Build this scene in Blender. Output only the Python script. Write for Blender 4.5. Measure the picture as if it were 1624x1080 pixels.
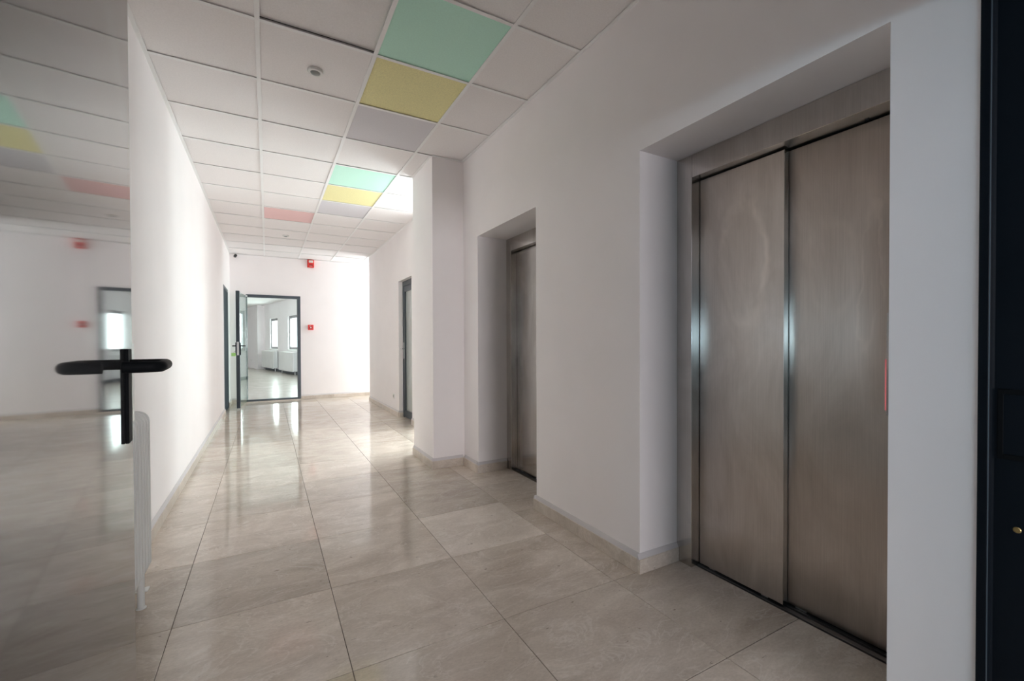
import bpy, bmesh, math, random
from mathutils import Vector, Matrix

for _o in list(bpy.data.objects):
    bpy.data.objects.remove(_o)
SC = bpy.context.scene
COL = SC.collection
random.seed(4)
R = math.radians
CE = 2.8355            # ceiling height
EY = 9.88              # end wall
LX = -0.61             # left wall
RX = 1.62              # right wall near
FX = 1.77              # right wall far

# ------------------------------------------------------------------ camera, world, lights
cam_d = bpy.data.cameras.new('camera')
cam = bpy.data.objects.new('camera', cam_d)
COL.objects.link(cam)
SC.camera = cam
_f, _yaw, _cy, _pit, _rol = 699.66, .5066, 549.83, -.0114, -.0035
_F = Vector((math.sin(_yaw) * math.cos(_pit), math.cos(_yaw) * math.cos(_pit), math.sin(_pit)))
_R = Vector((math.cos(_yaw), -math.sin(_yaw), 0))
_U = _R.cross(_F)
_R2 = _R * math.cos(_rol) + _U * math.sin(_rol)
_U2 = _U * math.cos(_rol) - _R * math.sin(_rol)
_m = Matrix((_R2, _U2, -_F)).transposed().to_4x4()
_m.translation = Vector((0, 0, 1.157))
cam.matrix_world = _m
cam_d.sensor_fit = 'HORIZONTAL'
cam_d.sensor_width = 36
cam_d.lens = _f / 1624 * 36
cam_d.shift_y = (_cy - 540) / 1624
cam_d.clip_start = .02

world = bpy.data.worlds.new('world')
SC.world = world
world.use_nodes = True
_bg = world.node_tree.nodes['Background']
_bg.inputs[0].default_value = (.80, .90, 1.0, 1)
_bg.inputs[1].default_value = 2.0

SC.view_settings.view_transform = 'Standard'
SC.view_settings.look = 'None'
SC.view_settings.gamma = 1
SC.view_settings.use_curve_mapping = False
SC.view_settings.exposure = 1.22
SC.cycles.use_denoising = True
SC.cycles.max_bounces = 16
SC.cycles.diffuse_bounces = 12
SC.cycles.glossy_bounces = 6
SC.cycles.transparent_max_bounces = 16
SC.cycles.caustics_reflective = False
SC.cycles.caustics_refractive = False
SC.cycles.sample_clamp_indirect = 5


def daylight(name, loc, direction, w, h, radiance, color):
    """sky seen through one window: an area light standing just outside its pane"""
    d = bpy.data.lights.new(name, 'AREA')
    d.shape = 'RECTANGLE'
    d.size, d.size_y = w, h
    d.energy = radiance * math.pi * w * h
    d.color = color
    o = bpy.data.objects.new(name, d)
    COL.objects.link(o)
    o.location = loc
    o.rotation_euler = Vector(direction).to_track_quat('-Z', 'Y').to_euler()
    return o


WARM = (1.0, .925, .965)
COOL = (.50, .80, 1.0)
# side passage past the pier, alcove at the end, far room, landing behind the camera
daylight('daylight_and_fill_passage', (4.36, 5.10, 1.32), (-1, 0, 0), .94, 2.40, 4.7, WARM)
daylight('daylight_and_fill_passage', (3.2, 5.93, 1.30), (0, -1, 0), 1.4, 2.30, 5.6, WARM)  # added side light, unseen, for softer ambient in the corridor
daylight('daylight_alcove', (3.96, 9.44, 1.35), (-1, 0, 0), .76, 2.30, 6.8, WARM)
WA = Vector((-.114, 22.21, 0))
WT = Vector((.21482, -.97665, 0))
WN = Vector((-.97665, -.21482, 0))
WINS = [(1.03, 2.25), (3.73, 4.95), (6.43, 7.65), (9.13, 10.35)]  # last two are unseen windows added to light the far room
for _a, _b in WINS:
    _p = WA + WT * ((_a + _b) / 2 - .15) - WN * .17 + Vector((0, 0, 1.52))
    daylight('daylight_and_fill_far_room', _p, WN, _b - _a + .5, 1.35, 6.0, (.94, 1.0, 1.0))
daylight('daylight_and_fill_landing', (-8.1, -5.6, 1.32), (1, 0, 0), 4.6, .25, 20, COOL)
daylight('daylight_and_fill_landing', (1.5, -8.1, 1.5), (0, 1, 0), 4.0, 1.2, 11, (1.0, .93, .94))  # unseen back opening enlarged as ambient fill for the near corridor

# ------------------------------------------------------------------ node helpers and materials


def mat(name):
    m = bpy.data.materials.new(name)
    m.use_nodes = True
    nt = m.node_tree
    return m, nt, nt.nodes['Principled BSDF']


def nd(nt, t, **kw):
    n = nt.nodes.new(t)
    for k, v in kw.items():
        if k.startswith('i_'):
            n.inputs[k[2:].replace('_', ' ')].default_value = v
        elif k[0] == 'p' and k[1:].isdigit():
            n.inputs[int(k[1:])].default_value = v
        else:
            setattr(n, k, v)
    return n


def lk(nt, a, b):
    nt.links.new(a, b)


def ramp(nt, fac, stops):
    r = nd(nt, 'ShaderNodeValToRGB')
    el = r.color_ramp.elements
    while len(el) < len(stops):
        el.new(.5)
    for e, (p, c) in zip(el, stops):
        e.position = p
        e.color = c if len(c) == 4 else (*c, 1)
    lk(nt, fac, r.inputs[0])
    return r


def mixc(nt, fac, a, b, blend='MIX'):
    m = nd(nt, 'ShaderNodeMix', data_type='RGBA', blend_type=blend)
    for s, v in ((0, fac), (6, a), (7, b)):
        if hasattr(v, 'is_linked') or hasattr(v, 'links'):
            lk(nt, v, m.inputs[s])
        else:
            m.inputs[s].default_value = v if s == 0 else (v if len(v) == 4 else (*v, 1))
    return m.outputs[2]


def simple(name, col, rough=.5, metal=0.0, bump=0.0, bscale=200, var=.03, coat=0.0, ior=1.5):
    """flat coloured material with faint procedural mottling and relief"""
    m, nt, p = mat(name)
    geo = nd(nt, 'ShaderNodeNewGeometry')
    no = nd(nt, 'ShaderNodeTexNoise', i_Scale=3.0, i_Detail=4.0)
    lk(nt, geo.outputs['Position'], no.inputs['Vector'])
    r = ramp(nt, no.outputs[0], [(.3, tuple(c * (1 - var) for c in col)), (.7, tuple(min(1, c * (1 + var)) for c in col))])
    lk(nt, r.outputs[0], p.inputs['Base Color'])
    p.inputs['Roughness'].default_value = rough
    p.inputs['Metallic'].default_value = metal
    p.inputs['Coat Weight'].default_value = coat
    p.inputs['IOR'].default_value = ior
    if bump:
        n2 = nd(nt, 'ShaderNodeTexNoise', i_Scale=float(bscale), i_Detail=3.0)
        lk(nt, geo.outputs['Position'], n2.inputs['Vector'])
        b = nd(nt, 'ShaderNodeBump', i_Strength=bump, i_Distance=.001)
        lk(nt, n2.outputs[0], b.inputs['Height'])
        lk(nt, b.outputs[0], p.inputs['Normal'])
    return m


def stone(name, c_lo, c_hi, vein, rough, tilevar=.16):
    """polished beige limestone: cloudy ground, pale veins, small pits; each tile its own tone"""
    m, nt, p = mat(name)
    geo = nd(nt, 'ShaderNodeNewGeometry')
    inf = nd(nt, 'ShaderNodeObjectInfo')
    off = nd(nt, 'ShaderNodeVectorMath', operation='SCALE')
    cmb = nd(nt, 'ShaderNodeCombineXYZ', p2=3.0)
    lk(nt, inf.outputs['Random'], cmb.inputs[0])
    lk(nt, inf.outputs['Random'], cmb.inputs[1])
    lk(nt, cmb.outputs[0], off.inputs[0])
    off.inputs['Scale'].default_value = 37.0
    add = nd(nt, 'ShaderNodeVectorMath', operation='ADD')
    lk(nt, geo.outputs['Position'], add.inputs[0])
    lk(nt, off.outputs[0], add.inputs[1])
    mp = nd(nt, 'ShaderNodeMapping')
    mp.inputs['Scale'].default_value = (1.0, 2.0, 1.6)
    mp.inputs['Rotation'].default_value = (0, 0, .25)
    lk(nt, add.outputs[0], mp.inputs[0])
    cl = nd(nt, 'ShaderNodeTexNoise', i_Scale=3.2, i_Detail=9.0, i_Roughness=.66, i_Distortion=.7)
    lk(nt, mp.outputs[0], cl.inputs['Vector'])
    base = ramp(nt, cl.outputs[0], [(.25, c_lo), (.5, tuple((a + b) / 2 for a, b in zip(c_lo, c_hi))), (.72, c_hi)])
    gr = nd(nt, 'ShaderNodeTexNoise', i_Scale=60.0, i_Detail=5.0, i_Roughness=.7)
    lk(nt, mp.outputs[0], gr.inputs['Vector'])
    grr = ramp(nt, gr.outputs[0], [(.3, (.86, .85, .83)), (.7, (1.1, 1.1, 1.1))])
    c1 = mixc(nt, .8, base.outputs[0], grr.outputs[0], 'MULTIPLY')
    vn = nd(nt, 'ShaderNodeTexNoise', i_Scale=2.2, i_Detail=8.0, i_Roughness=.6, i_Distortion=1.6)
    lk(nt, mp.outputs[0], vn.inputs['Vector'])
    vr = ramp(nt, vn.outputs[0], [(.485, (0, 0, 0)), (.5, (.4, .4, .4)), (.515, (0, 0, 0))])
    c2 = mixc(nt, vr.outputs[0], c1, vein)
    pit = nd(nt, 'ShaderNodeTexNoise', i_Scale=22.0, i_Detail=3.0)
    lk(nt, mp.outputs[0], pit.inputs['Vector'])
    pr = ramp(nt, pit.outputs[0], [(.24, (.45, .42, .4)), (.29, (1, 1, 1))])
    c3 = mixc(nt, .8, c2, pr.outputs[0], 'MULTIPLY')
    tv = ramp(nt, inf.outputs['Random'], [(0, (1 - tilevar, 1 - tilevar * 1.02, 1 - tilevar * 1.08)), (1, (1 + tilevar * .5,) * 3)])
    c4 = mixc(nt, 1.0, c3, tv.outputs[0], 'MULTIPLY')
    lk(nt, c4, p.inputs['Base Color'])
    rr = nd(nt, 'ShaderNodeMapRange', p3=rough * .8, p4=rough * 1.35)
    lk(nt, cl.outputs[0], rr.inputs[0])
    lk(nt, rr.outputs[0], p.inputs['Roughness'])
    p.inputs['IOR'].default_value = 1.52
    bp = nd(nt, 'ShaderNodeBump', i_Strength=.035, i_Distance=.002)
    lk(nt, cl.outputs[0], bp.inputs['Height'])
    lk(nt, bp.outputs[0], p.inputs['Normal'])
    return m


def steel(name, col, rough=.36, aniso=.85, smear=None):
    """vertically brushed stainless steel; smear = list of (y, z, half width, half height) wipe marks"""
    m, nt, p = mat(name)
    p.inputs['Metallic'].default_value = 1
    p.inputs['Anisotropic'].default_value = aniso
    tan = nd(nt, 'ShaderNodeTangent', direction_type='RADIAL', axis='Z')
    lk(nt, tan.outputs[0], p.inputs['Tangent'])
    geo = nd(nt, 'ShaderNodeNewGeometry')
    mp = nd(nt, 'ShaderNodeMapping')
    mp.inputs['Scale'].default_value = (60, 60, .8)
    lk(nt, geo.outputs['Position'], mp.inputs[0])
    br = nd(nt, 'ShaderNodeTexNoise', i_Scale=6.0, i_Detail=4.0)
    lk(nt, mp.outputs[0], br.inputs['Vector'])
    brr = ramp(nt, br.outputs[0], [(.3, (.93, .93, .93)), (.7, (1.05, 1.05, 1.05))])
    c = mixc(nt, 1.0, (*col, 1), brr.outputs[0], 'MULTIPLY')
    cl = nd(nt, 'ShaderNodeTexNoise', i_Scale=2.6, i_Detail=6.0, i_Roughness=.6, i_Distortion=1.2)
    mp2 = nd(nt, 'ShaderNodeMapping')
    mp2.inputs['Scale'].default_value = (1.5, 1.5, .6)
    lk(nt, geo.outputs['Position'], mp2.inputs[0])
    lk(nt, mp2.outputs[0], cl.inputs['Vector'])
    clr = ramp(nt, cl.outputs[0], [(.28, (.80, .775, .755)), (.72, (1.10, 1.09, 1.09))])
    c = mixc(nt, 1.0, c, clr.outputs[0], 'MULTIPLY')
    rough_out = None
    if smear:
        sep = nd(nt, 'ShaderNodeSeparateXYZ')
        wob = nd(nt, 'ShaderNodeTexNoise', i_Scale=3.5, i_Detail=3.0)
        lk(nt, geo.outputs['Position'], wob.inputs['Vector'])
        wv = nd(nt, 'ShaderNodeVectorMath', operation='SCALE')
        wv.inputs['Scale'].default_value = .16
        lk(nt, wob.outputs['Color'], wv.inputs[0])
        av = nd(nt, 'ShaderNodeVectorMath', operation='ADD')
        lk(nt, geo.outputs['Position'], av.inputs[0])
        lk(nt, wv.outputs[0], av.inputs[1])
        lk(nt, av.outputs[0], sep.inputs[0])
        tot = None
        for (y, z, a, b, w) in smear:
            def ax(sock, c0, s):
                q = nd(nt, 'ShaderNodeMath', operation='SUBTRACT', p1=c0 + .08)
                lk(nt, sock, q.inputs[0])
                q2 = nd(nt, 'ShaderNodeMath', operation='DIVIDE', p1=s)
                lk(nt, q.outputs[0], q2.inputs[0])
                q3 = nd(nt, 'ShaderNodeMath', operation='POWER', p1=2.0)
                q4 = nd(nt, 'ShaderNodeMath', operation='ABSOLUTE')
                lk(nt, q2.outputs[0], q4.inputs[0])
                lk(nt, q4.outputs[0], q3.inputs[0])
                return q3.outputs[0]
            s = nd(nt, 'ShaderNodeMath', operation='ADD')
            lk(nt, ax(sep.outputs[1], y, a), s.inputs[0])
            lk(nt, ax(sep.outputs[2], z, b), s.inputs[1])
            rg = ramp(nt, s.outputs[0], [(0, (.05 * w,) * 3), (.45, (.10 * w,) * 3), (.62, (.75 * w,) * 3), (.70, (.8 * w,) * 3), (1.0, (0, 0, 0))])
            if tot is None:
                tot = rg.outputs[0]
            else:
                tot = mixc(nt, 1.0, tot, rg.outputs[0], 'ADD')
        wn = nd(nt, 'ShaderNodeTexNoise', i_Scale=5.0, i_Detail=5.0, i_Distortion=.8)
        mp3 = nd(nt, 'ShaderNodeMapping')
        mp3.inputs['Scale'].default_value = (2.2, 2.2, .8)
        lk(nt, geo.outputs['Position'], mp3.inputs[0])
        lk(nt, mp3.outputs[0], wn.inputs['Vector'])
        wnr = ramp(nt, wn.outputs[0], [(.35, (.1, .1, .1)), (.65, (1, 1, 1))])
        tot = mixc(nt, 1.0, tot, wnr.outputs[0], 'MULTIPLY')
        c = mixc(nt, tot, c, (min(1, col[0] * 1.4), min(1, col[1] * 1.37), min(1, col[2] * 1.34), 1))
    lk(nt, c, p.inputs['Base Color'])
    rr = nd(nt, 'ShaderNodeMapRange', p3=rough * .85, p4=rough * 1.2)
    lk(nt, cl.outputs[0], rr.inputs[0])
    lk(nt, rr.outputs[0], p.inputs['Roughness'])
    return m


def glass(name, tint, refl=1.0):
    m, nt, p = mat(name)
    nt.nodes.remove(p)
    out = nt.nodes['Material Output']
    tr = nd(nt, 'ShaderNodeBsdfTransparent')
    tr.inputs[0].default_value = (*tint, 1)
    gl = nd(nt, 'ShaderNodeBsdfGlossy')
    gl.inputs['Roughness'].default_value = .01
    no = nd(nt, 'ShaderNodeTexNoise', i_Scale=4.0)
    b = nd(nt, 'ShaderNodeBump', i_Strength=.01)
    lk(nt, no.outputs[0], b.inputs['Height'])
    lk(nt, b.outputs[0], gl.inputs['Normal'])
    fr = nd(nt, 'ShaderNodeFresnel', i_IOR=1.5)
    mx = nd(nt, 'ShaderNodeMixShader')
    gb = nd(nt, 'ShaderNodeNewGeometry')
    fb = nd(nt, 'ShaderNodeMath', operation='SUBTRACT', p0=1.0)
    lk(nt, gb.outputs['Backfacing'], fb.inputs[1])
    ff = nd(nt, 'ShaderNodeMath', operation='MULTIPLY')      # reflect at the outer faces only
    lk(nt, fr.outputs[0], ff.inputs[0])
    lk(nt, fb.outputs[0], ff.inputs[1])
    lk(nt, ff.outputs[0], mx.inputs[0])
    lk(nt, tr.outputs[0], mx.inputs[1])
    lk(nt, gl.outputs[0], mx.inputs[2])
    lk(nt, mx.outputs[0], out.inputs[0])
    return m


def emit(name, col, s):
    m, nt, p = mat(name)
    p.inputs['Base Color'].default_value = (*col, 1)
    p.inputs['Emission Color'].default_value = (*col, 1)
    p.inputs['Emission Strength'].default_value = s
    return m


def tilemat(name, col, var=.04):
    """mineral fibre ceiling tile: fine speckle and shallow pits"""
    m, nt, p = mat(name)
    geo = nd(nt, 'ShaderNodeNewGeometry')
    inf = nd(nt, 'ShaderNodeObjectInfo')
    no = nd(nt, 'ShaderNodeTexNoise', i_Scale=120.0, i_Detail=5.0, i_Roughness=.7)
    lk(nt, geo.outputs['Position'], no.inputs['Vector'])
    r = ramp(nt, no.outputs[0], [(.3, tuple(c * (1 - var * 1.6) for c in col)), (.65, tuple(min(1, c * (1 + var * .4)) for c in col))])
    tv = ramp(nt, inf.outputs['Random'], [(0, (.965, .96, .96)), (1, (1, 1, 1))])
    lk(nt, mixc(nt, 1.0, r.outputs[0], tv.outputs[0], 'MULTIPLY'), p.inputs['Base Color'])
    p.inputs['Roughness'].default_value = .9
    b = nd(nt, 'ShaderNodeBump', i_Strength=.12, i_Distance=.001)
    lk(nt, no.outputs[0], b.inputs['Height'])
    lk(nt, b.outputs[0], p.inputs['Normal'])
    return m


M = {}
M['wall'] = simple('white_wall_paint', (.928, .898, .900), .75, bump=.06, bscale=90, var=.012)
M['plaster'] = simple('white_plaster_ceiling', (.87, .85, .845), .85, var=.01)
M['stone'] = stone('polished_limestone', (.51, .435, .365), (.77, .695, .615), (.86, .81, .75), .075)
M['stone_light'] = stone('pale_polished_limestone', (.62, .55, .48), (.84, .77, .695), (.90, .86, .80), .075, .02)
M['stone_skirt'] = stone('skirting_limestone', (.52, .455, .39), (.76, .69, .62), (.80, .76, .68), .3, .12)
M['grout'] = simple('dark_joint_grout', (.10, .082, .066), .9)
M['mortar'] = simple('grey_skirting_cap', (.64, .62, .625), .8, bump=.2)
M['tile'] = tilemat('white_mineral_tile', (.895, .87, .867))
M['tile_green'] = tilemat('mint_green_tile', (.60, .93, .79))
M['tile_yellow'] = tilemat('pale_yellow_tile', (.90, .845, .45), .10)
M['tile_grey'] = tilemat('lilac_grey_tile', (.71, .695, .73))
M['tile_red'] = tilemat('pink_red_tile', (.86, .59, .585))
M['tbar'] = simple('white_ceiling_tee', (.88, .88, .88), .45)
M['void'] = simple('dark_ceiling_void', (.09, .085, .08), .9)
M['steel'] = steel('brushed_steel', (.64, .62, .595), .19, .97)
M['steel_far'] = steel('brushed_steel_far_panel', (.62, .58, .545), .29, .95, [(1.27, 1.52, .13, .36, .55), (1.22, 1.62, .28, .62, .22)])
M['steel_near_dimmed'] = steel('brushed_steel_near_panel_dimmed', (.53, .485, .445), .29, .95, [(.93, 1.45, .10, .22, .3), (.80, 1.38, .035, .30, .4), (.92, 1.42, .22, .5, .15)])  # base colour lowered to stand in for the panel's darker reflections
M['steel_dark'] = steel('dark_steel_sill', (.16, .16, .165), .4, .5)
M['landing_floor'] = simple('dark_grey_landing_floor', (.16, .16, .165), .5)  # unseen floor, made dark to cut bounce light through the doorway
M['landing_paint'] = simple('grey_landing_paint', (.42, .43, .44), .8)  # unseen landing walls, darkened so less light bounces onto the near wall
M['black'] = simple('black_gap', (.006, .006, .007), .8)
M['anthracite'] = simple('anthracite_powder_coat', (.035, .052, .068), .42, var=.05, bump=.05, bscale=600)
M['frame_dark'] = simple('near_black_powder_coat', (.003, .006, .010), .45, var=.05, bump=.05, bscale=600, ior=1.22)
M['leaf'] = simple('glossy_grey_lacquer', (.060, .062, .064), .05, var=.03, ior=1.74)
M['slate'] = simple('matt_slate_door', (.055, .066, .080), .7, ior=1.15)
M['handle'] = simple('black_handle_enamel', (.006, .007, .008), .55, bump=.05, bscale=500, ior=1.12)
M['alu'] = simple('bare_aluminium', (.62, .63, .63), .35, 1.0)
M['chrome'] = simple('satin_chrome', (.75, .75, .76), .22, 1.0)
M['brass'] = simple('brass_screw', (.60, .46, .20), .3, 1.0, var=.2)
M['radiator'] = simple('pale_grey_radiator_enamel', (.72, .745, .73), .35)
M['white_plastic'] = simple('white_plastic', (.78, .78, .76), .4)
M['grey_plastic'] = simple('grey_plastic', (.26, .28, .27), .4)
M['red'] = simple('red_plastic', (.74, .035, .03), .4)
M['red_dark'] = simple('dark_red_plastic', (.45, .02, .02), .4)
M['strobe'] = simple('milky_lens', (.80, .74, .70), .3)
M['ink'] = simple('printed_dark_ink', (.05, .05, .05), .6)
M['lime'] = simple('lime_green_tag', (.45, .80, .25), .5)
M['glass'] = glass('clear_greenish_glass', (.86, .93, .91))
M['frost'] = simple('frosted_green_glass', (.36, .40, .385), .25, coat=.5)
M['winframe'] = simple('grey_window_frame', (.30, .29, .30), .45)
M['red_glow'] = emit('red_call_light', (.70, .16, .17), .16)
M['concrete_floor'] = stone('far_room_floor', (.40, .36, .32), (.55, .51, .46), (.62, .6, .56), .22, .02)
M['ext'] = simple('outside_render', (.5, .5, .5), .9)

# ------------------------------------------------------------------ mesh helpers


def bm_box(bm, x0, x1, y0, y1, z0, z1, bev=0.0, seg=1):
    vs = [bm.verts.new(p) for p in ((x0, y0, z0), (x1, y0, z0), (x1, y1, z0), (x0, y1, z0), (x0, y0, z1), (x1, y0, z1), (x1, y1, z1), (x0, y1, z1))]
    fs = [bm.faces.new([vs[i] for i in q]) for q in ((0, 3, 2, 1), (4, 5, 6, 7), (0, 1, 5, 4), (1, 2, 6, 5), (2, 3, 7, 6), (3, 0, 4, 7))]
    if bev:
        es = list({e for f in fs for e in f.edges})
        bmesh.ops.bevel(bm, geom=es, offset=bev, segments=seg, profile=.5, affect='EDGES')
    return bm


def bm_prism(bm, pts, z0, z1):
    lo = [bm.verts.new((x, y, z0)) for x, y in pts]
    hi = [bm.verts.new((x, y, z1)) for x, y in pts]
    n = len(pts)
    bm.faces.new(lo[::-1])
    bm.faces.new(hi)
    for i in range(n):
        bm.faces.new((lo[i], lo[(i + 1) % n], hi[(i + 1) % n], hi[i]))
    bmesh.ops.recalc_face_normals(bm, faces=bm.faces)
    return bm


def bm_lathe(bm, prof, axis_o=(0, 0, 0), rot=None, seg=24):
    """revolve (radius, height) points about Z, then rotate and move"""
    rings = []
    for r, h in prof:
        ring = []
        for k in range(seg):
            a = 2 * math.pi * k / seg
            v = Vector((r * math.cos(a), r * math.sin(a), h))
            if rot:
                v = rot @ v
            ring.append(bm.verts.new(v + Vector(axis_o)))
        rings.append(ring)
    for a, b in zip(rings, rings[1:]):
        for k in range(seg):
            bm.faces.new((a[k], a[(k + 1) % seg], b[(k + 1) % seg], b[k]))
    bm.faces.new(rings[0][::-1])
    bm.faces.new(rings[-1])
    bmesh.ops.recalc_face_normals(bm, faces=bm.faces)
    return bm


def bm_tube(bm, pts, r, seg=12):
    pts = [Vector(p) for p in pts]
    rings = []
    up = Vector((0, 0, 1))
    for i, p in enumerate(pts):
        t = (pts[min(i + 1, len(pts) - 1)] - pts[max(i - 1, 0)]).normalized()
        a = t.cross(up)
        if a.length < 1e-3:
            a = t.cross(Vector((1, 0, 0)))
        a.normalize()
        b = a.cross(t)
        rings.append([bm.verts.new(p + a * r * math.cos(2 * math.pi * k / seg) + b * r * math.sin(2 * math.pi * k / seg)) for k in range(seg)])
    for q, w in zip(rings, rings[1:]):
        for k in range(seg):
            bm.faces.new((q[k], q[(k + 1) % seg], w[(k + 1) % seg], w[k]))
    bm.faces.new(rings[0][::-1])
    bm.faces.new(rings[-1])
    bmesh.ops.recalc_face_normals(bm, faces=bm.faces)
    return bm


def fillet(pts, r, n=6):
    """round the inner corners of a polyline"""
    pts = [Vector(p) for p in pts]
    out = [pts[0]]
    for a, b, c in zip(pts, pts[1:], pts[2:]):
        u, v = (a - b).normalized(), (c - b).normalized()
        p0, p1 = b + u * r, b + v * r
        for k in range(n + 1):
            t = k / n
            out.append(p0 * (1 - t) ** 2 + b * 2 * t * (1 - t) + p1 * t * t)
    out.append(pts[-1])
    return out


def link(name, me, parent=None, loc=(0, 0, 0), rotz=0.0):
    o = bpy.data.objects.new(name, me)
    COL.objects.link(o)
    o.location = loc
    o.rotation_euler = (0, 0, rotz)
    if parent:
        o.parent = parent
    return o


def obj(name, bm, m, parent=None, loc=(0, 0, 0), smooth=False, rotz=0.0):
    me = bpy.data.meshes.new(name)
    bm.to_mesh(me)
    bm.free()
    for mm in (m if isinstance(m, list) else [m]):
        me.materials.append(mm)
    if smooth:
        me.polygons.foreach_set('use_smooth', [True] * len(me.polygons))
        me.set_sharp_from_angle(angle=R(40))
    return link(name, me, parent, loc, rotz)


def box(name, x0, x1, y0, y1, z0, z1, m, parent=None, bev=0.0, seg=1):
    """one box as its own object, origin at its centre"""
    c = ((x0 + x1) / 2, (y0 + y1) / 2, (z0 + z1) / 2)
    bm = bmesh.new()
    bm_box(bm, x0 - c[0], x1 - c[0], y0 - c[1], y1 - c[1], z0 - c[2], z1 - c[2], bev, seg)
    return obj(name, bm, m, parent, c)


_cache = {}


def piece(name, x0, x1, y0, y1, z0, z1, m, parent, bev=.0008, dz=0.0):
    """a repeated piece; pieces of equal size share one mesh"""
    sx, sy, sz = x1 - x0, y1 - y0, z1 - z0
    k = (name, round(sx, 4), round(sy, 4), round(sz, 4), m.name)
    if k not in _cache:
        bm = bmesh.new()
        bm_box(bm, -sx / 2, sx / 2, -sy / 2, sy / 2, -sz / 2, sz / 2, bev)
        me = bpy.data.meshes.new(name)
        bm.to_mesh(me)
        bm.free()
        me.materials.append(m)
        _cache[k] = me
    return link(name, _cache[k], parent, ((x0 + x1) / 2, (y0 + y1) / 2, (z0 + z1) / 2 + dz))


def empty(name, loc=(0, 0, 0), rotz=0.0):
    o = bpy.data.objects.new(name, None)
    COL.objects.link(o)
    o.location = loc
    o.rotation_euler = (0, 0, rotz)
    o.empty_display_size = .1
    return o


def tag(o, label=None, cat=None, group=None, kind=None):
    for k, v in (('label', label), ('category', cat), ('group', group), ('kind', kind)):
        if v:
            o[k] = v
    return o


def boxes(name, lst, m, parent=None, kind=None):
    bm = bmesh.new()
    for b in lst:
        bm_box(bm, *b)
    o = obj(name, bm, m, parent)
    if kind:
        o['kind'] = kind
    return o


ST = 'structure'

# ------------------------------------------------------------------ walls
NI = (.605, 1.61, 2.10)      # near lift niche: y0, y1, top
NF = (2.575, 3.535, 2.082)   # far lift niche
boxes('wall_left', [
    (LX - .25, LX, .20, 8.47, -.02, CE + .3), (LX - .25, LX, 9.37, EY, -.02, CE + .3),
    (LX - .25, LX, 8.47, 9.37, 2.10, CE + .3), (LX - .25, LX - .10, 8.47, 9.37, -.02, 2.10)], M['wall'], kind=ST)
wr = boxes('wall_right', [
    (RX, 2.35, .20, NI[0], -.02, CE + .3), (RX, 2.35, NI[0], NI[1], NI[2], CE + .3),
    (RX, 2.35, NI[1], NF[0], -.02, CE + .3), (RX, 2.35, NF[0], NF[1], NF[2], CE + .3),
    (RX, 2.35, NF[1], 4.46, -.02, CE + .3),
    (2.02, 2.35, NI[0], NI[1], -.02, NI[2]), (2.02, 2.35, NF[0], NF[1], -.02, NF[2]),
    (2.35, 4.60, 4.26, 4.46, -.02, CE + .3)], M['wall'], kind=ST)
box('pier', 1.317, RX + .02, 3.85, 4.46, -.02, CE + .02, M['wall'], wr)
DR = (6.08, 6.78, 2.085)
boxes('wall_far_right', [
    (FX, FX + .2, 5.66, DR[0], -.02, CE + .3), (FX, FX + .2, DR[1], 9.0, -.02, CE + .3),
    (FX, FX + .2, DR[0], DR[1], DR[2], CE + .3),
    (FX + .2, 2.5, 5.66, 5.86, -.02, CE + .3), (3.9, 4.6, 5.66, 5.86, -.02, CE + .3),
    (2.5, 3.9, 5.66, 5.86, -.02, .14), (2.5, 3.9, 5.66, 5.86, 2.46, CE + .3), (FX + .2, 4.6, 8.80, 9.0, -.02, CE + .3),  # opening added to let the side fill light in
    (FX + .19, FX + .4, DR[0] - .05, DR[1] + .05, -.02, DR[2] + .05)], M['wall'], kind=ST)
ED = (-.352, .592, 2.085)
boxes('wall_end', [
    (LX - .25, ED[0], EY, EY + .18, -.02, CE + .3), (ED[1], 4.6, EY, EY + .18, -.02, CE + .3),
    (ED[0], ED[1], EY, EY + .18, ED[2], CE + .3)], M['wall'], kind=ST)
# outer walls of the passage and the alcove, each with a window opening
boxes('wall_passage', [
    (4.10, 4.26, 4.46, 4.62, -.02, CE + .3), (4.10, 4.26, 5.56, 5.66, -.02, CE + .3),
    (4.10, 4.26, 4.62, 5.56, -.02, .10), (4.10, 4.26, 4.62, 5.56, 2.54, CE + .3)], M['wall'], kind=ST)
boxes('wall_alcove', [
    (3.70, 3.86, 9.0, 9.06, -.02, CE + .3), (3.70, 3.86, 9.82, EY, -.02, CE + .3),
    (3.70, 3.86, 9.06, 9.82, -.02, .18), (3.70, 3.86, 9.06, 9.82, 2.52, CE + .3)], M['wall'], kind=ST)
# landing behind the camera
boxes('wall_back', [
    (-8.2, -.20, .20, .40, -.02, CE + .3), (-.20, 1.66, .20, .36, 2.14, CE + .3), (2.35, 4.3, .20, .40, -.02, CE + .3),
    (-8.2, -.5, -8.2, -8.0, -.02, CE + .3), (3.5, 4.3, -8.2, -8.0, -.02, CE + .3),
    (-.5, 3.5, -8.2, -8.0, -.02, .9), (-.5, 3.5, -8.2, -8.0, 2.1, CE + .3),  # wide opening shaped for the landing fill light
    (4.1, 4.3, -8.0, .20, -.02, CE + .3),
    (-8.0, -7.8, -8.0, -8.1 + .0, -.02, CE + .3), (-8.0, -7.8, -1.9, .20, -.02, CE + .3),
    (-8.0, -7.8, -8.1, -1.9, -.02, 1.20), (-8.0, -7.8, -8.1, -1.9, 1.44, CE + .3)], M['landing_paint'], kind=ST)


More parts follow.
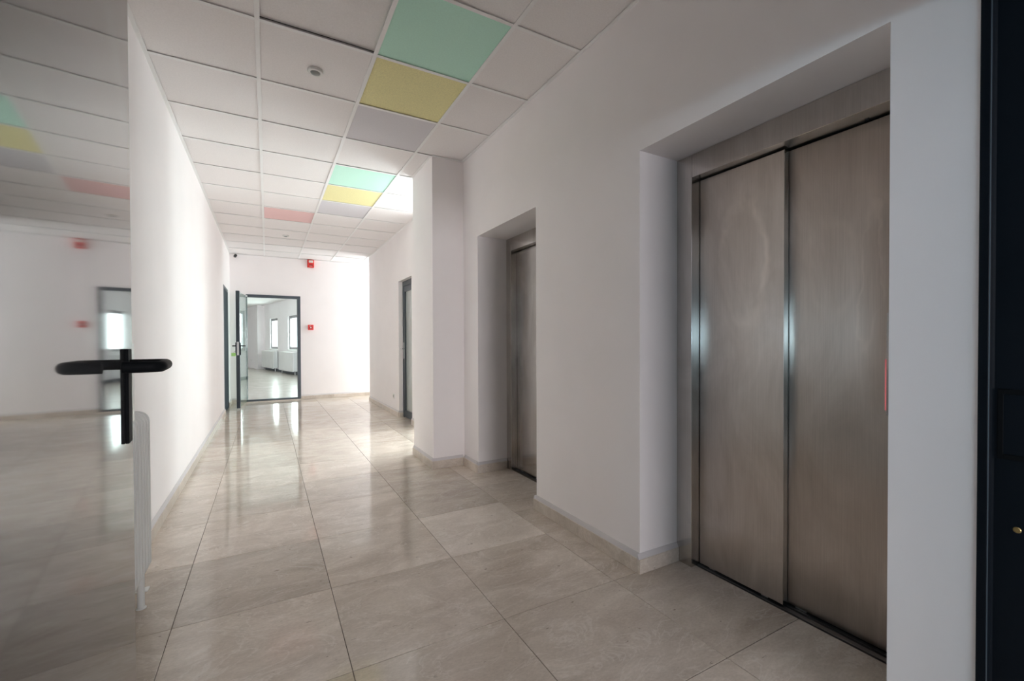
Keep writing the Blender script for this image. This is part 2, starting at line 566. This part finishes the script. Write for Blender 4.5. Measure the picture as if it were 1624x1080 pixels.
def window(name, x, y0, y1, z0, z1, rot=0.0):
    """outward facing window in a wall across X: frame bars, mullion, pane, handle"""
    w = empty(name, (x, (y0 + y1) / 2, z0), rot)
    w['kind'] = ST
    h, hw = z1 - z0, (y1 - y0) / 2
    bm = bmesh.new()
    bm_box(bm, -.03, .03, -hw, -hw + .06, 0, h)
    bm_box(bm, -.03, .03, hw - .06, hw, 0, h)
    bm_box(bm, -.03, .03, -hw + .06, hw - .06, 0, .06)
    bm_box(bm, -.03, .03, -hw + .06, hw - .06, h - .06, h)
    obj('window_frame', bm, M['winframe'], w)
    box('pane', -.006, .006, -hw + .06, hw - .06, .06, h - .06, M['glass'], w)
    box('handle', -.055, -.03, hw - .045, hw - .02, h * .42, h * .42 + .12, M['chrome'], w, .004)
    return w


window('window_1', 4.18, 4.62, 5.56, .10, 2.54)
window('window_2', 3.78, 9.06, 9.82, .18, 2.52)
window('window_7', 3.2, 5.76 - .7, 5.76 + .7, .14, 2.46, R(90))  # unseen window added for the passage fill light

# ------------------------------------------------------------------ floor of single stone tiles
fl = boxes('floor', [(LX - .02, 2.36, -.6, EY + .02, -.08, -.0025), (2.36, 4.3, 4.4, 5.7, -.08, -.0025), (2.36, 4.0, 8.9, EY + .02, -.08, -.0025)], M['grout'], kind=ST)
G = .0011
XS = [LX, -.349, .2538, .8566, 1.4594]
Y0 = 2.218
rows = [Y0 + .6 * j for j in range(-5, 13)]


def ftile(x0, x1, y0, y1, m=None):
    if x1 - x0 < .02 or y1 - y0 < .02:
        return
    piece('floor_tile', x0 + G, x1 - G, y0 + G, y1 - G, -.012, 0, m or M['stone'], fl, .0012, random.uniform(-.0002, .0002))


for j, y in enumerate(rows):
    y1 = min(y + .6, EY)
    for i in range(4):
        ftile(XS[i], XS[i + 1], y, y1, M['stone_light'] if (i == 3 and j == 5) else None)
# strip along the lift wall, niches, and what lies beyond the pier
for a, b in ((-.5, .418), (.418, 1.018), (1.018, 1.618)):
    ftile(1.4594, 1.925, max(a, -.4), b)
ftile(1.4594, RX, 1.618, 2.216)
ftile(1.4594, RX, 2.216, 2.606)
for a, b in ((2.606, 3.206), (3.206, 3.85)):
    ftile(1.4594, 1.925, a, b)
for j, y in enumerate(rows):
    if y < 4.4:
        continue
    y1 = min(y + .6, EY)
    ftile(1.4594, 2.0622, y, y1)
    if y < 5.7 or y > 8.7:
        ftile(2.0622, 2.665, y, y1)
        ftile(2.665, 3.2678, y, y1)
        ftile(3.2678, 3.8706, y, y1)
ftile(1.4594, 2.0622, 4.30, rows[9] if rows[9] > 4.4 else 4.618)
fb = boxes('floor_landing', [(-8.0, 4.1, -8.0, -.6, -.08, 0)], M['landing_floor'], kind=ST)
box('threshold', ED[0], ED[1], EY - .02, EY + .18, -.005, .018, M['stone_skirt'], fl, .002)

# ------------------------------------------------------------------ suspended ceiling
ce = boxes('ceiling', [(LX - .1, 4.4, .2, EY + .1, CE + .06, CE + .3)], M['void'], kind=ST)
GX = [-.6323 + .6 * k for k in range(5)]
GY = [2.662 + .6 * j for j in range(-4, 13)]
TB = .012


def ctile(x0, x1, y0, y1, m, dz=0.0, gap=.004):
    piece('ceiling_tile', x0 + gap, x1 - gap, y0 + gap, y1 - gap, CE + .007, CE + .022, m, ce, .0015, dz)


colours = {(2, 3): 'tile_green', (2, 4): 'tile_yellow', (2, 5): 'tile_grey',
           (2, 7): 'tile_green', (2, 8): 'tile_yellow', (2, 9): 'tile_grey', (1, 10): 'tile_red'}
for j, y in enumerate(GY[:-1]):
    for i in range(4):
        x0, x1 = max(GX[i], LX), GX[i + 1]
        yb = min(y + .6, EY)
        if i == 3 and y < 4.46:
            x1 = RX
        m = M[colours.get((i, j), 'tile')]
        if i == 3 and j == 6:          # cut round the pier
            ctile(x0, 1.317, y, yb, m)
            continue
        if i == 3 and j == 5:
            ctile(x0, x1, y, 3.85, m)
            continue
        dz = .012 if (i, j) == (1, 3) else random.uniform(-.0006, .0012)
        ctile(x0, x1, y, yb, m, dz)
# main runners along the corridor, cross tees between them, wall angle round the edge
for x in GX[1:4]:
    piece('main_runner', x - TB, x + TB, .36, EY, CE, CE + .0035, M['tbar'], ce, .0006)
for j, y in enumerate(GY):
    if y > EY - .03:
        continue
    for i in range(4):
        x0, x1 = max(GX[i], LX), GX[i + 1]
        if i == 3 and y < 4.3:
            x1 = RX
        if i == 3 and 3.85 < y < 4.45:
            x1 = 1.317
        piece('cross_tee', x0 + TB, x1 - TB, y - TB, y + TB, CE + .0004, CE + .0036, M['tbar'], ce, .0006)
AW = .022
for args in ((LX, LX + AW, .36, EY), (RX - AW, RX, .36, 3.85), (1.317, RX - AW, 3.85 - AW, 3.85), (1.317 - AW, 1.317, 3.85, 4.46),
             (FX - AW, FX, 5.66, EY), (LX + AW, FX - AW, EY - AW, EY)):
    box('wall_angle', *args, CE - .001, CE + .002, M['tbar'], ce)
tag(boxes('ceiling_passage', [(1.317, 4.3, 4.46, 4.48, CE + .019, CE + .06), (FX, 4.3, 4.46, 5.70, CE + .002, CE + .06), (FX, 4.0, 8.96, EY, CE + .002, CE + .06)], M['plaster']), kind=ST)
tag(boxes('ceiling_landing', [(-8.0, 4.2, -8.0, .2, CE, CE + .2)], M['plaster']), kind=ST)

# ------------------------------------------------------------------ stone skirting, one piece per 60 cm
SH, STK = .073, .018


def skirting(name, runs):
    """runs: (axis, fixed, from, to, side) - side is the direction the skirting stands proud"""
    root = empty(name)
    root['kind'] = ST
    for ax, c, a, b, s in runs:
        n = max(1, round((b - a) / .6))
        st = (b - a) / n
        for k in range(n):
            u0, u1 = a + k * st + .0006, a + (k + 1) * st - .0006
            lo, hi = sorted((c, c + s * STK))
            if ax == 'y':
                piece('stone_strip', lo, hi, u0, u1, 0.0005, SH, M['stone_skirt'], root, .0015)
            else:
                piece('stone_strip', u0, u1, lo, hi, 0.0005, SH, M['stone_skirt'], root, .0015)
        # sloping mortar cap between stone and paint
        bm = bmesh.new()
        p = [(0, SH), (s * STK * .75, SH), (s * .002, SH + .024), (0, SH + .024)]
        ring = []
        for t in (a, b):
            ring.append([bm.verts.new((c + q[0], t, q[1]) if ax == 'y' else (t, c + q[0], q[1])) for q in p])
        bm.faces.new(ring[0])
        bm.faces.new(ring[1][::-1])
        for k in range(4):
            bm.faces.new((ring[0][k], ring[0][(k + 1) % 4], ring[1][(k + 1) % 4], ring[1][k]))
        bmesh.ops.recalc_face_normals(bm, faces=bm.faces)
        obj('mortar_cap', bm, M['mortar'], root)
    return root


skirting('baseboard_left', [('y', LX, .41, 8.47, 1), ('y', LX, 9.37, EY, 1)])
skirting('baseboard_right', [
    ('y', RX, .41, NI[0], -1), ('y', RX, NI[1], NF[0], -1), ('x', NI[1], RX - STK, 1.884, -1),
    ('x', NF[0], RX - STK, 1.89, 1), ('y', RX, NF[1] - STK, 3.85 - STK, -1), ('x', NF[1], RX - STK, 1.90, -1),
    ('x', 3.85, 1.317 - STK, RX - STK, -1), ('y', 1.317, 3.85, 4.46, -1)])
skirting('baseboard_far_right', [('y', FX, 5.66, DR[0], -1), ('y', FX, DR[1], 9.0, -1), ('x', DR[1], FX, FX + .06, -1), ('x', DR[0], FX, FX + .06, 1)])
skirting('baseboard_end', [('x', EY, LX + STK, ED[0], -1), ('x', EY, ED[1], 3.70, -1)])

# ------------------------------------------------------------------ lifts


def lift(name, label, y0, y1, top, xf, split, m_far, m_near, jamb_n):
    """stainless landing entrance of a lift: jambs, header, two telescoping panels, sill"""
    L = empty(name, (xf, (y0 + y1) / 2, 0))
    tag(L, label, 'elevator', 'elevator entrances')
    cy = (y0 + y1) / 2
    jw = .094
    xd = .060                                  # first panel behind the frame face
    def bx(nm, x0, x1, a, b, z0, z1, m, par=L, bev=.0012):
        off = Vector((0, 0, 0)) if par is L else par.location
        return box(nm, x0 - off.x, x1 - off.x, a - cy - off.y, b - cy - off.y, z0 - off.z, z1 - off.z, m, par, bev)
    bx('door_jamb', 0, .13, y1 - jw, y1 - .002, 0.001, top - .002, M['steel'])
    bx('door_jamb', 0, .13, y0 + .002, y0 + jamb_n, 0.001, top - .002, M['steel'])
    hd = bx('door_header', 0, .13, y0 + jamb_n + .0008, y1 - jw - .0008, top - .116, top - .002, M['steel'])
    a0, a1 = y0 + jamb_n, y1 - jw
    zt = top - .118
    # dark head slot behind the header, holding the panels
    far = bx('door_panel', xd, xd + .030, split, a1 - .003, .012, zt - .006, m_far)
    bx('edge_trim', xd, xd + .030, split - .0012, split - .0001, .012, zt - .006, M['steel'], far, 0)
    near = bx('door_panel', xd + .036, xd + .066, a0 + .003, split + .06, .012, zt - .006, m_near)
    bx('dark_backing', xd + .069, xd + .076, a0, a1, .001, zt, M['black'])
    bx('guide_screw', .085, .088, a0 + .10, a0 + .115, zt - .004, zt + .001, M['black'], bev=0)
    sl = bx('door_sill', .045, xd + .068, a0, a1, -.010, .0045, M['steel_dark'], bev=.0008)
    bx('sill_groove', xd + .010, xd + .022, a0 + .02, a1 - .01, .0044, .0052, M['black'], sl, 0)
    bx('sill_groove', xd + .044, xd + .056, a0 + .03, split - .10, .0044, .0052, M['black'], sl, 0)
    for yy in (split + .07, a1 - .085):
        bx('door_guide', xd + .006, xd + .024, yy, yy + .03, .0053, .0118, M['alu'], far, 0)
    bx('door_guide', xd + .040, xd + .060, split - .075, split - .03, .0053, .0118, M['alu'], near, 0)
    return L


lift('elevator_entrance', 'nearest steel elevator entrance with smeared two-panel sliding doors in a deep white niche',
     NI[0], NI[1], NI[2], 1.884, 1.093, M['steel_far'], M['steel_near_dimmed'], .094)
lift('elevator_entrance', 'farther steel elevator entrance half hidden behind the white wall, beside the pier',
     NF[0], NF[1] + .008, NF[2], 1.905, 3.04, M['steel'], M['steel'], .094)

# call plate with a red light on the near cheek of the first niche
cp = empty('call_plate', (1.70, NI[0], 1.10))
tag(cp, 'slim elevator call plate glowing red at the near edge of the niche', 'call button')
box('plate', -.068, .045, 0, .010, -.17, .14, M['steel'], cp, .001)
box('red_light', -.066, -.058, .0102, .0145, -.155, .0, M['red_glow'], cp, .001)
box('call_button', -.01, .02, .0102, .014, -.02, .01, M['chrome'], cp, .002)

# ------------------------------------------------------------------ near door: frame and open leaf
tf = empty('trim_1')
tf['kind'] = ST
bm = bmesh.new()
bm_prism(bm, [(1.6180, .410), (1.5970, .410), (1.5955, .4085), (1.5945, .392), (1.598, .3885), (1.6035, .386), (1.6065, .382), (1.6065, .196), (1.66, .196), (1.66, .410)], 0, 2.14)
obj('door_jamb', bm, M['frame_dark'], tf)
bm = bmesh.new()
bm_tube(bm, [(1.5966, .3905, .002), (1.5966, .3905, 2.13)], .0016, 8)
obj('edge_highlight', bm, M['anthracite'], tf, smooth=True)  # lighter bluish tube added to draw the highlight along the jamb edge
box('door_jamb', -.235, -.175, .196, .410, 0, 2.14, M['frame_dark'], tf, .002)
box('door_header', -.175, 1.6065, .23, .410, 2.085, 2.14, M['frame_dark'], tf, .002)
# latch recess and screw on the jamb face
bm = bmesh.new()
for a in ((1.6025, 1.6064, .366, .376, .86, 1.035), (1.6025, 1.6064, .29, .366, 1.022, 1.035), (1.6025, 1.6064, .29, .366, .86, .873)):
    bm_box(bm, *a, .0008)
obj('strike_plate', bm, M['handle'], tf)
box('strike_slot', 1.6058, 1.6066, .29, .366, .874, 1.021, M['frame_dark'], tf)
bm = bmesh.new()
bm_lathe(bm, [(.0075, 0), (.0075, .0015), (.006, .003), (.002, .003), (.0015, .0018)], (1.6065, .3415, .690), Matrix.Rotation(R(-90), 3, 'Y'), 16)
obj('strike_screw', bm, M['brass'], tf, smooth=True)

HY = .16
d1 = empty('door_1', (-.1154 - .0822 * HY, HY, .008), math.atan(.0822))
d1['kind'] = ST
LL = .765
box('door_leaf', -.045, 0, 0, LL, 0, 2.06, M['leaf'], d1, .0015)
fp = box('lock_faceplate', -.020, -.0005, LL - .004, LL + .024, 1.02, 1.150, M['alu'], d1, .0015)
for z0, z1 in ((1.062, 1.070), (1.047, 1.056), (1.022, 1.043)):
    zc = 1.085
    box('latch_bolt', .0076, .0092, -.004, .0085, z0 - zc, z1 - zc, M['black'], fp)
hp = box('handle_plate', 0.0003, .0048, LL - .074, LL - .044, .999, 1.140, M['handle'], d1, .001, 2)
ly = LL - .058
bm = bmesh.new()
path = fillet([(.004, ly, 1.1165), (.049, ly, 1.1165), (.049, ly - .105, 1.1165), (.010, ly - .105, 1.1165)], .018, 8)
bm_tube(bm, path, .0078, 14)
obj('lever_handle', bm, M['handle'], d1, smooth=True)

# ------------------------------------------------------------------ end door: fixed frame and open glass leaf
d2 = empty('door_2', (0, EY, 0))
d2['kind'] = ST
fw = .055
bm = bmesh.new()
bm_box(bm, ED[1] - fw, ED[1], -.02, .06, .018, ED[2], .002)
bm_box(bm, ED[0], ED[0] + .02, -.02, .06, .018, ED[2], .002)
bm_box(bm, ED[0] + .02, ED[1] - fw, -.02, .06, ED[2] - .055, ED[2], .002)
obj('door_frame', bm, M['anthracite'], d2)
box('bottom_rail', ED[0] + .02, ED[1] - fw, -.015, .05, .0185, .052, M['anthracite'], d2, .002)
box('frame_bead', ED[1] - fw - .008, ED[1] - fw, .0, .03, .052, ED[2] - .055, M['grey_plastic'], d2)
# the leaf swings into the corridor
ang = math.atan2(.103, .93)
hx, hy = ED[0] + .012, -.022
d2l = empty('door_leaf', (hx, hy, 0), R(270) - ang)   # local +X runs along the leaf towards the camera
d2l.parent = d2
LW = .925
box('leaf_glass', .03, LW - .05, -.006, .006, .030, 2.045, M['glass'], d2l)
box('lock_stile', LW - .055, LW, -.027, .027, .022, 2.052, M['anthracite'], d2l, .003)
box('hinge_stile', 0, .03, -.014, .014, .022, 2.052, M['glass'], d2l)
box('top_clip', .01, .09, -.02, .02, 2.03, 2.06, M['alu'], d2l, .003)
box('lock_case', LW - .002, LW + .004, -.016, .016, .94, 1.17, M['alu'], d2l, .001)
bm = bmesh.new()
for s in (-1, 1):
    bm_box(bm, LW - .05, LW - .012, s * .033 - .006, s * .033 + .006, .94, 1.16, .002)
    bm_tube(bm, fillet([(LW - .03, s * .03, 1.10), (LW - .03, s * .085, 1.10), (LW - .155, s * .085, 1.10)], .015, 5), .0095, 10)
obj('lever_handle', bm, M['handle'], d2l, smooth=True)
kt = empty('key_tag', (-.507, 8.945, .925))
tag(kt, 'small lime green key tag hanging by the handle of the end door', 'key tag')
bm = bmesh.new()
bm_prism(bm, [(-.028, -.002), (.028, -.002), (.032, .002), (-.032, .002)], 0, .055)
obj('tag_card', bm, M['lime'], kt)
bm = bmesh.new()
bm_tube(bm, [(.0, 0, .053), (.012, 0, .08), (.030, 0, .085)], .0022, 8)
obj('key_ring', bm, M['chrome'], kt, smooth=True)

# ------------------------------------------------------------------ door in the far right wall
d3 = empty('door_3', (FX + .062, (DR[0] + DR[1]) / 2, 0))
d3['kind'] = ST
hw = (DR[1] - DR[0]) / 2
bm = bmesh.new()
for a in ((0, .07, hw - .045, hw - .001, .002, DR[2] - .001), (0, .07, -hw + .001, -hw + .045, .002, DR[2] - .001), (0, .07, -hw + .045, hw - .045, DR[2] - .075, DR[2] - .001)):
    bm_box(bm, *a, .002)
obj('door_frame', bm, M['anthracite'], d3)
bm = bmesh.new()
iw, it = hw - .047, DR[2] - .078
for a in ((.004, .05, iw - .065, iw, .012, it), (.004, .05, -iw, -iw + .065, .012, it), (.004, .05, -iw + .065, iw - .065, it - .085, it), (.004, .05, -iw + .065, iw - .065, .012, .115)):
    bm_box(bm, *a, .003)
lf = obj('door_leaf', bm, M['anthracite'], d3)
box('leaf_pane', .022, .034, -iw + .062, iw - .062, .11, it - .08, M['frost'], lf)
hd = box('handle_plate', -.006, .0035, iw - .048, iw - .018, .90, 1.15, M['chrome'], lf, .002)
bm = bmesh.new()
bm_tube(bm, fillet([(-.002, iw - .033, 1.055), (-.055, iw - .033, 1.055), (-.055, iw - .155, 1.055)], .012, 5), .009, 10)
obj('lever_handle', bm, M['chrome'], lf, smooth=True)

# ------------------------------------------------------------------ dark door set into the left wall near the end
d4 = empty('door_4', (LX - .10, 8.92, 0))
d4['kind'] = ST
bm = bmesh.new()
for a in ((0, .104, .405, .449, .001, 2.098), (0, .104, -.449, -.405, .001, 2.098), (0, .104, -.405, .405, 2.05, 2.098)):
    bm_box(bm, *a, .002)
obj('door_frame', bm, M['anthracite'], d4)
box('door_leaf', .002, .096, -.403, .403, .008, 2.048, M['slate'], d4, .002)
box('handle_plate', .0962, .101, -.375, -.345, .95, 1.15, M['slate'], d4, .001)

# ------------------------------------------------------------------ column radiator by the near leaf
rad = empty('radiator', (LX, 1.95, 0))
tag(rad, 'pale grey column radiator on the left wall, its end showing past the open near door', 'radiator')
bm = bmesh.new()
# one section: a flat ring-ended plate in the X-Z plane with rounded shoulders
D0, D1, Z0, Z1, RR = .040, .140, .125, .850, .045
outl = []
for (cx, cz, a0) in ((D1 - RR, Z1 - RR, 0), (D0 + RR * .6, Z1 - RR * .6, 90), (D0 + RR * .6, Z0 + RR * .6, 180), (D1 - RR, Z0 + RR, 270)):
    rr = RR if cx == D1 - RR else RR * .6
    for k in range(7):
        a = R(a0 + 15 * k)
        outl.append((cx + rr * math.cos(a), cz + rr * math.sin(a)))
for t, (ya, yb) in enumerate(((-.0125, .0125),)):
    lo = [bm.verts.new((x, ya, z)) for x, z in outl]
    hi = [bm.verts.new((x, yb, z)) for x, z in outl]
    n = len(outl)
    bm.faces.new(lo)
    bm.faces.new(hi[::-1])
    for k in range(n):
        bm.faces.new((lo[k], hi[k], hi[(k + 1) % n], lo[(k + 1) % n]))
bmesh.ops.recalc_face_normals(bm, faces=bm.faces)
bmesh.ops.bevel(bm, geom=[e for e in bm.edges if abs(e.verts[0].co.y - e.verts[1].co.y) < 1e-6], offset=.009, segments=3, profile=.5, affect='EDGES')
sec = obj('radiator_section', bm, M['radiator'], rad, (0, -.65, 0), smooth=True)
for k in range(1, 26):
    c = sec.copy()
    COL.objects.link(c)
    c.parent = rad
    c.location = (0, -.65 + .05 * k, 0)
for zz in (.16, .815):
    bm = bmesh.new()
    bm_tube(bm, [(.075, -.58, zz), (.075, .58, zz)], .016, 10)
    obj('header_pipe', bm, M['radiator'], rad, smooth=True)
for yy in (-.50, .505):
    bm = bmesh.new()
    bm_lathe(bm, [(.019, .0005), (.019, .004), (.0135, .008), (.0135, .145)], (.120, yy, 0), None, 16)
    obj('radiator_foot', bm, M['radiator'], rad, smooth=True)
bm = bmesh.new()
bm_box(bm, .05, .115, .655, .70, .0005, .007, .002)
bm_tube(bm, [(.06, .60, .16), (.06, .675, .16), (.06, .675, .006)], .008, 8)
obj('pipe_rosette', bm, M['radiator'], rad, smooth=True)
for zz in (.27, .78):
    bm = bmesh.new()
    bm_lathe(bm, [(.007, 0), (.007, .016), (.005, .02)], (.1, .592, zz), Matrix.Rotation(R(90), 3, 'Y'), 10)
    obj('bleed_valve', bm, M['grey_plastic'], rad, smooth=True)

# ------------------------------------------------------------------ small fittings
rotd = Matrix.Rotation(R(180), 3, 'X')


def detector(label, x, y, s):
    t = empty('smoke_detector', (x, y, CE))
    tag(t, label, 'detector', 'ceiling detectors')
    bm = bmesh.new()
    bm_lathe(bm, [(.046 * s, -.004), (.046 * s, .004), (.043 * s, .009), (.030 * s, .010), (.029 * s, .005)], (0, 0, 0), rotd, 32)
    obj('ring', bm, M['white_plastic'], t, smooth=True)
    bm = bmesh.new()
    bm_lathe(bm, [(.028 * s, .004), (.028 * s, .009), (.022 * s, .015), (.008 * s, .018)], (0, 0, 0), rotd, 24)
    obj('sensor_head', bm, M['grey_plastic'], t, smooth=True)


detector('nearest round white ceiling detector with a grey centre, left of the yellow tile', .275, 2.997, 1.0)
detector('distant small round ceiling detector, beyond the pink tile', .269, 7.816, 1.0)

al = empty('fire_alarm', (.788, EY, 2.763))
tag(al, 'red fire alarm siren with a pale strobe lens, high on the end wall', 'alarm')
box('alarm_body', -.062, .062, -.055, 0, -.083, .072, M['red'], al, .010, 3)
box('strobe_lens', -.038, .042, -.068, -.0552, .008, .058, M['strobe'], al, .008, 3)
box('sounder_grille', -.035, .035, -.059, -.0552, -.065, -.02, M['red_dark'], al, .004)
box('printed_line', -.028, .028, -.0604, -.0592, -.062, -.055, M['strobe'], al)
bt = empty('call_point', (.780, EY, 1.462))
tag(bt, 'small square red fire call point on the end wall beside the glass door', 'alarm')
box('call_point_body', -.050, .050, -.040, 0, -.052, .052, M['red'], bt, .006, 2)
bx_ = box('break_panel', -.030, .030, -.0425, -.0402, -.032, .022, M['red_dark'], bt, .002)
box('printed_line', -.026, -.002, -.0006 - .0013, -.0012, .030, .036, M['strobe'], bx_)
box('printed_dot', -.010, .010, -.0022, -.0012, -.010, .010, M['strobe'], bx_)

sc = empty('security_camera', (-.515, EY, 2.79))
tag(sc, 'tiny dark camera under the ceiling in the left corner of the end wall', 'camera')
bm = bmesh.new()
bm_lathe(bm, [(.022, 0), (.022, .012), (.008, .014), (.008, .05)], (0, 0, 0), Matrix.Rotation(R(90), 3, 'X'), 16)
obj('bracket', bm, M['white_plastic'], sc, smooth=True)
bm = bmesh.new()
bm_lathe(bm, [(.018, -.02), (.024, -.012), (.024, .05), (.020, .055)], (0, -.055, -.002), Matrix.Rotation(R(75), 3, 'X') @ Matrix.Rotation(R(15), 3, 'Y'), 18)
obj('camera_body', bm, M['ink'], sc, smooth=True)


def socket(label, loc, rotz):
    t = empty('wall_socket', loc, rotz)
    tag(t, label, 'socket', 'wall sockets')
    box('cover_plate', -.009, 0, -.041, .041, -.041, .041, M['white_plastic'], t, .003, 2)
    bm = bmesh.new()
    bm_lathe(bm, [(.022, 0), (.022, .0015), (.017, .0016), (.016, .0008)], (-.009, 0, 0), Matrix.Rotation(R(-90), 3, 'Y'), 20)
    obj('socket_well', bm, M['grey_plastic'], t, smooth=True)


socket('white wall socket low on the right wall beside the recessed far door', (FX, 7.087, .295), 0)

# ------------------------------------------------------------------ big room beyond the end door
fr = boxes('floor_far_room', [(-9, 5, EY, 27, -.08, 0)], M['concrete_floor'], kind=ST)
boxes('ceiling_far_room', [(-9, 5, EY + .18, 27, CE - .06, CE + .2)], M['plaster'], kind=ST)
boxes('wall_far_room', [(-9, -.7, 24.4, 24.6, 0, CE), (-9.2, -9, EY, 27, 0, CE)], M['wall'], kind=ST)
bm = bmesh.new()
bm_prism(bm, [(-.866, 24.4), (-.361, 22.0), (-.114, 22.21), (.5, 22.4), (.5, 24.6), (-.866, 24.6)], 0, CE)
tag(obj('wall_far_pillar', bm, M['wall']), kind=ST)
rz = math.atan2(WT.y, WT.x)
ww = empty('wall_far_windows', WA, rz)
ww['kind'] = ST
bm = bmesh.new()
e0 = -.05
ZS, ZT = .895, 2.15
edges = [e0] + [v for w in WINS for v in w] + [12.6]
for k in range(0, len(edges), 2):
    bm_box(bm, edges[k], edges[k + 1], 0, .14, 0, CE)
for a, b in WINS:
    bm_box(bm, a, b, 0, .14, 0, ZS)
    bm_box(bm, a, b, 0, .14, ZT, CE)
obj('wall_shell', bm, M['wall'], ww)
bm = bmesh.new()
bm_box(bm, e0, 12.6, -.016, 0, .0, .10)
obj('grey_skirting', bm, M['anthracite'], ww)
for k, (a, b) in enumerate(WINS):  # the two nearest the corridor are added for their light
    w = empty('window_%d' % (k + 3), WA + WT * ((a + b) / 2) + Vector((0, 0, ZS)), rz)
    w['kind'] = ST
    h, hw_ = ZT - ZS, (b - a) / 2
    bm = bmesh.new()
    for q in ((-hw_, -hw_ + .10, .05, .11, 0, h), (hw_ - .10, hw_, .06, .11, 0, h), (-hw_ + .10, hw_ - .10, .06, .11, 0, .09), (-hw_ + .10, hw_ - .10, .06, .11, h - .10, h)):
        bm_box(bm, *q)
    obj('window_frame', bm, M['winframe'], w)
    box('pane', -hw_ + .10, hw_ - .10, .085, .095, .09, h - .10, M['glass'], w)
    box('window_sill', -hw_ - .02, hw_ + .02, -.03, .06, -.03, .004, M['white_plastic'], w, .004)
    bm = bmesh.new()
    bm_box(bm, -hw_ + .035, -hw_ + .075, .05, .06, .50, .62, .003)
    bm_tube(bm, [(-hw_ + .055, .05, .58), (-hw_ + .055, .01, .58), (-hw_ + .055, .0, .46)], .012, 8)
    obj('window_handle', bm, M['white_plastic'], w)
RADL = ['farther flat white radiator below the left window of the far room', 'nearer flat white radiator below the right window of the far room']
for k, a in enumerate((.45, 3.15)):
    r_ = empty('panel_radiator', WA + WT * (a + .95), rz)
    tag(r_, RADL[k], 'radiator', 'radiators of the far room')
    bm = bmesh.new()
    bm_box(bm, -.95, .95, -.20, -.165, .115, .81, .006)
    obj('front_panel', bm, M['white_plastic'], r_)
    bm = bmesh.new()
    for s in range(24):
        x = -.92 + s * .0776
        bm_box(bm, x, x + .05, -.205, -.2005, .14, .79, .002)
    tag(obj('panel_ribs', bm, M['white_plastic'], r_), kind='stuff')
    for x in (-.95, .93):
        box('side_panel', x, x + .02, -.164, -.03, .13, .80, M['radiator'], r_, .002)
    box('top_grille', -.95, .95, -.164, -.02, .802, .812, M['white_plastic'], r_, .002)
    for x in (-.85, .85):
        bm = bmesh.new()
        bm_lathe(bm, [(.02, .0005), (.02, .004), (.012, .006), (.012, .13)], (x, -.1, 0), None, 12)
        obj('supply_pipe', bm, M['white_plastic'], r_, smooth=True)
socket('white wall socket low on the pale pillar of the far room', tuple(Vector((-.361, 22.0, .36)) * .45 + Vector((-.866, 24.4, .36)) * .55), math.atan2(.505, 2.4))
